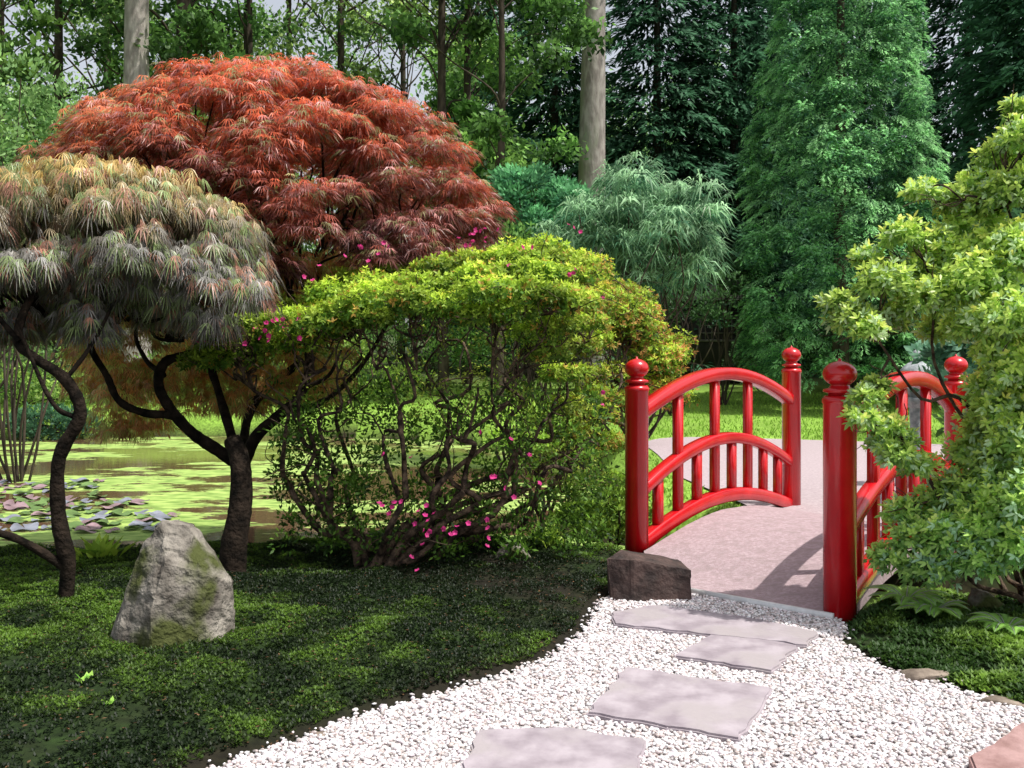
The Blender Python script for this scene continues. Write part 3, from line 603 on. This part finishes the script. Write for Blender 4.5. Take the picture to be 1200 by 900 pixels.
# ---------------------------------------------------------------- lily pads
M_lily=attr_mat('lily_pad',.3,scale=6,bump=.1,spec=.5)
pts=[];tries=0
while len(pts)<95 and tries<6000:
    tries+=1; px=U(-40,205); py=U(564,624)
    if px>120 and py<585: continue
    Yc_=F*(H+.35)/(py-HY); p=np.array([(px-600)/F*Yc_,Yc_])
    if fbm(p[0]*1.3,p[1]*1.3)<.40: continue
    if all(np.linalg.norm(p-q)>.17 for q in pts): pts.append(p)
variants=[]
for vi,c in enumerate([(.22,.23,.28),(.13,.21,.07),(.28,.19,.21)]):
    m=MB(); a=np.linspace(.18,2*np.pi-.18,20); r=1+.04*np.sin(a*7)
    V=np.vstack([[0,0,0],np.stack([np.cos(a)*r*.115,np.sin(a)*r*.115,.012+.016*np.sin(a*3)],1)])
    m.add(V,[[0,i,i+1] for i in range(1,20)],c); o=m.build('lily_pad',M_lily,smooth=True,col=True); variants.append(o)
for i,p in enumerate(pts):
    v=variants[i%3]; o=v if i<3 else v.copy()
    if i>=3: COL.objects.link(o)
    s=U(.6,1.15); o.location=(p[0],p[1],-.333); o.rotation_euler=(U(-.14,.14),U(-.14,.14),U(0,6.28)); o.scale=(s,s,s)
    tag(o,'round notched lily pad floating on the pond at left','lily pad','lily pads floating on the pond')
# ---------------------------------------------------------------- lantern
ly=9.8; lp=np.array([(1074-600)/F*ly,ly,0.]); lp[2]=float(gz(lp[0],lp[1])); ln=empty('stone_lantern',lp,'grey stone lantern with wide cap behind the right railing','lantern')
def lpart(nm,prof,s=24):
    m=MB(); lathe(m,(0,0,0),prof,s); return m.build(nm,M_lant,ln,(0,0,0))
lpart('base',[(0,0),(.2,0),(.2,.1),(.13,.16),(0,.16)],6); lpart('shaft',[(.065,.15),(.055,.5),(.065,.78)],16)
lpart('platform',[(0,.76),(.08,.77),(.14,.83),(.14,.87),(0,.87)],6); lpart('firebox',[(0,.87),(.09,.87),(.09,1.06),(0,1.06)],6)
lpart('cap',[(0,1.05),(.17,1.06),(.185,1.10),(.11,1.18),(.05,1.22),(0,1.23)],6); lpart('finial',[(.03,1.21),(.03,1.24),(.045,1.27),(.035,1.31),(0,1.34)],12)
ln.scale=(1.08,1.08,1.03)
# ---------------------------------------------------------------- hut
hp=np.array([(838-600)/F*26,26,0.]); hp[2]=float(gz(hp[0],26)); hu=empty('garden_hut',hp,'dark wooden hut with lattice window among the far trees','building')
m=MB(); box(m,(0,1,1.1),(2.6,1.9,2.2)); m.build('wall',M_wood,hu)
m=MB(); RV=[(-1.7,-.4,2.2),(1.7,-.4,2.2),(1.7,2.4,2.2),(-1.7,2.4,2.2),(-1,1,3.1),(1,1,3.1)]; m.add(RV,[[0,1,5,4],[2,3,4,5]]); m.add(RV,[[1,2,5],[3,0,4]]); m.add([(a,b,2.19) for a,b,c in RV[:4]],[[3,2,1,0]]); m.build('roof',M_roof,hu)
m=MB()
for z in(1.15,1.75): box(m,(0.1,.03,z),(1.0,.05,.06))
for x in(-.4,.6): box(m,(x,.03,1.45),(.06,.05,.54))
wf=m.build('window',M_lat,hu)
m=MB()
for x in np.linspace(-.25,.45,5): box(m,(x,.035,1.45),(.025,.02,.54))
for z in(1.35,1.55): box(m,(.1,.022,z),(.94,.02,.025))
m.build('lattice',M_lat,wf)
# ---------------------------------------------------------------- conifers
def conifer_mesh(h,r,z0,levels,per,m_leaf,LL,WW,ca,cb,dr=.35,pw=.8):
    P=[];D=[];Cc=[]
    for q in range(levels):
        z=z0+(h-z0)*(q/levels)**1.0; Rz=r*(1-(z-z0)/(h-z0))**pw+.12
        nb=max(4,int(per*(.4+.6*Rz/r)))
        for b_ in range(nb):
            a=U(0,6.283); Rb=Rz*U(.72,1.12); nl_=max(6,int(m_leaf*Rb/r)); s=U(.12,1,nl_)**.7
            out=np.array([math.cos(a),math.sin(a),0]); sd=np.array([-math.sin(a),math.cos(a),0]); w=(.30*Rb*(1-s)+.10)
            o=U(-1,1,nl_); zz=z+.12*Rb*s-dr*Rb*s**2+U(-.06,.06,nl_)
            p=out*(s*Rb)[:,None]+sd*(o*w)[:,None]; p[:,2]=zz-np.abs(o)*w*.3
            d=out*.8+sd*(np.sign(o)*.5)[:,None]+rng.normal(size=(nl_,3))*.25; d[:,2]-=.3
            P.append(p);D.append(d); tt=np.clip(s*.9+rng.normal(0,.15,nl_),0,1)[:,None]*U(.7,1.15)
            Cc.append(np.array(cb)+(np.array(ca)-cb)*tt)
    P=np.vstack(P);D=np.vstack(D);Cc=np.clip(np.vstack(Cc),0,.95); n=len(P)
    m=MB(); leafq(m,P,D,norm(np.array([0,-.35,1.])+rng.normal(size=(n,3))*.5),U(.7,1.3,n)*LL,WW,Cc,.15); return m
cm=conifer_mesh(17,3.3,1.0,75,15,75,.26,.085,(.10,.26,.13),(.010,.032,.025))
fc=None
def fir(i,px,Y,s,lab):
    global fc
    g=gp((px-600)/F*Y,Y); t=empty('fir_tree',g,lab,'tree','dark firs behind the garden')
    if fc is None:
        c=cm.build('crown',M_conif,t,col=True); m=MB(); tube(m,[[0,0,-.3],[0,0,5],[0,0,11],[0,0,16.8]],.22,.02,8,.02); k=m.build('trunk',M_barkb,t,smooth=True); fc=(c,k)
    else:
        for o in fc: d=o.copy(); d.parent=t; COL.objects.link(d)
    t.scale=(s,s,s); t.rotation_euler=(0,0,U(0,6.28))
for i,(px,Y,s,lab) in enumerate([(770,29,1.0,'dark fir directly behind the bare grey trunk'),(650,31,1.0,'dark fir left of the bare grey trunk'),(860,30,1.05,'tall dark fir left of the bright cypress'),(1135,25,.95,'dark fir right of the bright cypress'),(1230,21,.9,'dark fir at the right edge'),(1010,33,1.1,'dark fir hidden behind the bright cypress'),(560,38,1.0,'farthest dark fir behind the red maple top'),(930,36,1.2,'tall fir rising behind the bright cypress on its left'),(1330,26,1.1,'dark fir beyond the right edge of the view')]): fir(i,px,Y,s,lab)
# cypress: feathery conifer built of short layered boughs
Yc=20.5; g=gp((985-600)/F*Yc,Yc); cy=empty('cypress_tree',g,'tall bright green cypress behind the red bridge','tree')
C=[];R=[]; top=14.
def prof(t): return 2.15*(1-t**1.7)**.8*np.interp(t,[0,.10],[.84,1])
for q in range(520):
    t=U(0,1)**1.2; z=.7+(top-.7)*t; a=U(0,6.283); rr=prof(t)*(1+.09*math.sin(a*5+z*1.1)); 
    C.append(g+[math.cos(a)*rr*.9,math.sin(a)*rr*.9,z]); R.append(U(.16,.32))
for q in range(60): t=U(0,.9); C.append(g+[U(-.5,.5),U(-.5,.5),1+top*t*.9]); R.append(.7)
C=np.array(C);R=np.array(R); m=MB()
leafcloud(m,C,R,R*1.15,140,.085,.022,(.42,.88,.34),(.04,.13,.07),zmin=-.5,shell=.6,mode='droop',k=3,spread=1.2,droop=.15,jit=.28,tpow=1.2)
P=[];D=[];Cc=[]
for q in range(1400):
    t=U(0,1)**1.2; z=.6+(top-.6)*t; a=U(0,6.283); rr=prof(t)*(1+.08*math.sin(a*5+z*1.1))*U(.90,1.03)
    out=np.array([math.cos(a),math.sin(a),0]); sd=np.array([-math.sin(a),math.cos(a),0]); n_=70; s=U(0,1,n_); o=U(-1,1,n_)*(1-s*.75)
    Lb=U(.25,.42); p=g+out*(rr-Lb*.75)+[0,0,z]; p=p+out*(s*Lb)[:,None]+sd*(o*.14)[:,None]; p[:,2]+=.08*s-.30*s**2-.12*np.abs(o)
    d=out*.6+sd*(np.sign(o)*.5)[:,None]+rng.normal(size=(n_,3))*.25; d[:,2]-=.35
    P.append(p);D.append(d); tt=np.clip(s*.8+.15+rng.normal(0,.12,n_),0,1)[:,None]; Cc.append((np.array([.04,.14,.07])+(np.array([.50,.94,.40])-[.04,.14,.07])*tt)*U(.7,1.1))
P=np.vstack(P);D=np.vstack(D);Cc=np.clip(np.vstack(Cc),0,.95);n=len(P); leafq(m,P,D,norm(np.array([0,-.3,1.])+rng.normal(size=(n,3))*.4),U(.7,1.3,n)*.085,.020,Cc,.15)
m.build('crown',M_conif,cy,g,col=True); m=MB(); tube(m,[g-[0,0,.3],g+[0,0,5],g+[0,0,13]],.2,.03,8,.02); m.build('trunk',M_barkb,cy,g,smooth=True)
# ---------------------------------------------------------------- broadleaf trees
def btree(px,Y,h,zl,r,tr,lab,ca,cb,n=40,nl=230,LS=.17,bark=M_barkb,lean=0.,grp='woodland trees behind the garden',zmin=-.8,name='woodland_tree'):
    g=gp((px-600)/F*Y,Y); t=empty(name,g,lab,'tree',grp)
    m=MB(); tp=g+[lean,0,h*.93]; P=catmull([g-[0,0,.3],g+[lean*.2+U(-.05,.05),0,h*.25],g+[lean*.5+U(-.08,.08),0,h*.55],tp],6); tube(m,P,tr,tr*.35,12,.02,1.3)
    C=[];R=[]
    for q in range(n):
        z=U(zl,h); f=(z-zl)/(h-zl); rr=r*math.sqrt(max(.08,1-(2*f-.9)**2*.8))*U(.2,1)**.6; a=U(0,6.283)
        c=g+[math.cos(a)*rr+lean*f,math.sin(a)*rr,z]; C.append(c); R.append(U(.45,.95)*r/3)
        s=P[min(len(P)-1,int(len(P)*min(.95,(z-g[2])/h*.9+.05)))]; 
        if q%2==0: tube(m,wig(s,c,.05,5,.05),tr*.2,.012,5)
    m.build('trunk',bark,t,g,smooth=True); m=MB()
    leafcloud(m,np.array(C),np.array(R),np.array(R)*.7,nl,LS,LS*.55,ca,cb,zmin=zmin,shell=.35,mode='rand',k=1,jit=.35)
    m.build('crown',M_leaf,t,g,col=True)
LG=(.50,.80,.18);DG=(.05,.12,.035); MG=(.25,.50,.11)
btree(158,21.5,21,11.5,3.5,.35,'straight pale grey trunk rising behind the red maple at left',LG,DG,26,200,.16,M_barkg)
btree(693,24,22,12.5,3.5,.39,'straight bare grey trunk rising right of the red maple',LG,DG,24,200,.16,M_barkg,.2)
for a in [(218,23,18,6.5,3.2,.22,'brown trunk just right of the left grey trunk',MG,DG,44),(292,25,18,5.5,3.5,.17,'slim dark trunk above the peak of the red maple',MG,DG,44),(70,24,16,4.5,3.6,.16,'leafy tree in the top left corner',LG,DG,48),
 (-60,22,14,3.0,3.2,.2,'bushy tree beyond the left edge',LG,DG,46),(125,30,18,4,4,.18,'far leafy tree between the corner tree and the left grey trunk',(.66,.92,.28),DG,50),(400,28,17,4.0,4.0,.16,'light leafy tree behind the red maple top',(.64,.90,.24),DG,54),
 (520,23,16,4.6,3.2,.14,'slender tree with thin trunk left of the firs',(.42,.76,.16),DG,48),(548,26,17,5,3,.14,'second slender tree left of the firs',MG,DG,40),(340,34,18,2,4.8,.16,'far tree low behind the red maple',(.60,.90,.26),DG,56),(470,36,18,2,4.8,.16,'far tree between the red maple and the firs',(.50,.84,.2),DG,58),(230,36,18,2,4.8,.16,'far tree behind the brown trunk',(.60,.90,.28),DG,56),(0,34,18,2,5,.16,'far tree at the left edge',(.60,.90,.28),DG,56),
 (585,22,13,4.6,2.2,.12,'thin young tree beside the left firs',(.28,.56,.12),DG,26)]:
    btree(*a,nl=240,LS=.18)
m=MB(); C=[];R=[]
for q in range(580): Yq=U(42,60); C.append([U(-.68,.72)*Yq,Yq,U(.5,1)**1*17.5*U(.05,1)]); R.append(U(1.2,2.4))
leafcloud(m,np.array(C),np.array(R),np.array(R)*.8,150,.38,.22,(.36,.64,.2),(.06,.14,.05),zmin=-.9,shell=.3,mode='rand',jit=.5)
tag(m.build('far_wood',M_leaf,col=True),'hazy mass of woodland closing off the distance','woodland',kind='stuff')
# ---------------------------------------------------------------- shrubs
def shrub(px,py,Y,r,rz,lab,ca,cb,n=26,nl=170,LS=.09,mode='up',k=1,name='background_shrub',asp=.5,grp='shrubs beyond the pond and bridge',droop=0.,spread=1.6,mat=None,skirt=None,kin=(.8,.98),rs=(.24,.42)):
    c=at(px,py,Y); g=gp(c[0],Y); g[2]=min(g[2],c[2]); t=empty(name,g,lab,'shrub',grp)
    C=dome(c,r,r*.8,rz,n,-.6,kin=kin); 
    if skirt: C=np.vstack([C,[at(px+U(-1,1)*r/Y*F*.8,py+U(10,skirt),Y+U(-.6,.4)) for _ in range(n//2)]]); n=len(C)
    m=MB(); R=U(*rs,n)*max(r,rz)
    leafcloud(m,C,R,R*.75,nl,LS,LS*asp,ca,cb,zmin=-.5,shell=.5,mode=mode,k=k,jit=.3,droop=droop,spread=spread)
    m.build('foliage',mat or M_leaf,t,g,col=True); m=MB()
    for cc in C[::2]: tube(m,wig(g+[U(-.1,.1),U(-.1,.1),-.05],cc,.05,5),.02,.008,5)
    m.build('stems',M_barkb,t,g,smooth=True)
shrub(745,262,14,1.12,.68,'pale willowy shrub with narrow drooping leaves left of the cypress',(.48,.76,.42),(.06,.17,.09),44,42,.26,'plume',5,asp=.10,droop=.65,spread=3.0,skirt=85,kin=(.35,1.12),rs=(.2,.32))
shrub(628,240,15.5,.75,.55,'low bluish green conifer shrub beside the red maple',(.26,.66,.28),(.05,.18,.09),24,260,.09,skirt=80)
shrub(600,330,15,1.0,.7,'green shrub hidden behind the azalea top',(.22,.44,.09),DG,20)
D2=(.10,.21,.07);D3=(.015,.04,.016)
for a in [(790,345,19,1.1,1.1,'dark shrub in the shade left of the cypress foot',D2,D3),(845,330,21,.9,.5,'dark shrub overhanging the hut roof',D2,D3),(900,420,24,1.0,.6,'dark low shrub under the cypress at left',D2,D3),(1000,415,24,1.2,.7,'dark low shrub under the cypress at right',D2,D3),(700,400,23,1.6,1.1,'dark broad shrub on the far lawn edge',(.16,.30,.08),D3),
 (600,395,24,1.7,1.1,'green broad shrub on the far lawn edge, behind the azalea',(.26,.48,.1),DG),(500,400,24,1.6,1.2,'green shrub at the far side behind the azalea stems',(.34,.58,.12),DG),(1110,395,22,1.6,1.0,'dark rounded shrub right of the cypress',(.08,.19,.08),D3),(1185,330,15,1.5,1.2,'dark green shrub behind the lime shrub',(.12,.28,.12),D3),
 (1165,430,8.6,.55,.35,'bluish green low shrub behind the far right post',(.34,.62,.42),(.08,.2,.12)),(1235,520,7.5,.7,.5,'green shrub on the right bank beyond the bridge',(.26,.5,.1),DG),
 (30,465,21,1.3,.45,'light green mounded shrub on the far pond bank, leftmost',(.55,.74,.18),(.12,.24,.06)),(60,500,19.5,.8,.3,'dark bluish plant clump at the far water edge',(.12,.28,.14),(.04,.1,.06)),(170,450,22,1.6,.8,'green shrub on the far pond bank below the grey maple',(.3,.5,.1),DG),(290,455,22,1.5,.8,'green shrub on the far pond bank behind the main maple trunk',(.4,.62,.1),DG),(400,450,22,1.5,.8,'bright shrub on the far pond bank behind the azalea',(.5,.72,.12),DG),
 (-60,400,20,2,1.5,'broad shrub beyond the left edge of the pond',(.3,.5,.1),DG),(130,380,26,2.6,1.6,'large dark shrub behind the far bank',(.18,.32,.08),DG),(330,380,27,2.6,1.7,'large dark shrub behind the red maple',(.18,.34,.08),DG),(20,170,13,1.2,.9,'light leafy branches of a shrub above the grey maple at left',(.46,.72,.26),(.1,.22,.07)),(480,340,26,2.2,1.6,'mid green tall shrub between maple and azalea',(.2,.4,.1),DG)]:
    shrub(*a)
shrub(640,520,9.6,.55,.32,'bright green low shrub on the bank behind the azalea',(.52,.76,.1),(.14,.28,.05),16,150,.05)
shrub(700,600,7.3,.35,.26,'small lime green shrub behind the left bridge post',(.46,.70,.09),(.1,.2,.04),16,170,.045)
# ---------------------------------------------------------------- camera & light
cam=bpy.data.cameras.new('camera'); co=bpy.data.objects.new('camera',cam); COL.objects.link(co)
co.location=(0,0,H); co.rotation_euler=(math.pi/2,0,0); cam.lens=F/1200*36; cam.sensor_width=36; cam.shift_y=-38/1200; cam.clip_end=600; cam.clip_start=.05
S.camera=co
sv=Vector((.40,-.14,.88)).normalized()
sl=bpy.data.lights.new('sun','SUN'); sl.energy=5.0; sl.angle=math.radians(.6); sl.color=(1,.97,.90)
so=bpy.data.objects.new('sun',sl); COL.objects.link(so); so.rotation_euler=sv.to_track_quat('Z','Y').to_euler(); so.location=(8,0,20)
w=bpy.data.worlds.new('World'); S.world=w; w.use_nodes=True; nt=w.node_tree; bg=nt.nodes['Background']
sk=nt.nodes.new('ShaderNodeTexSky'); sk.sky_type='NISHITA'; sk.sun_disc=False; sk.sun_elevation=math.asin(sv.z); sk.sun_rotation=math.atan2(sv.x,sv.y)
sk.dust_density=3
hs=nt.nodes.new('ShaderNodeHueSaturation'); hs.inputs['Saturation'].default_value=.35; hs.inputs['Value'].default_value=1.5
nt.links.new(sk.outputs[0],hs.inputs['Color']); nt.links.new(hs.outputs[0],bg.inputs[0]); bg.inputs[1].default_value=.13
S.view_settings.view_transform='Standard'; S.view_settings.look='None'; S.view_settings.exposure=0
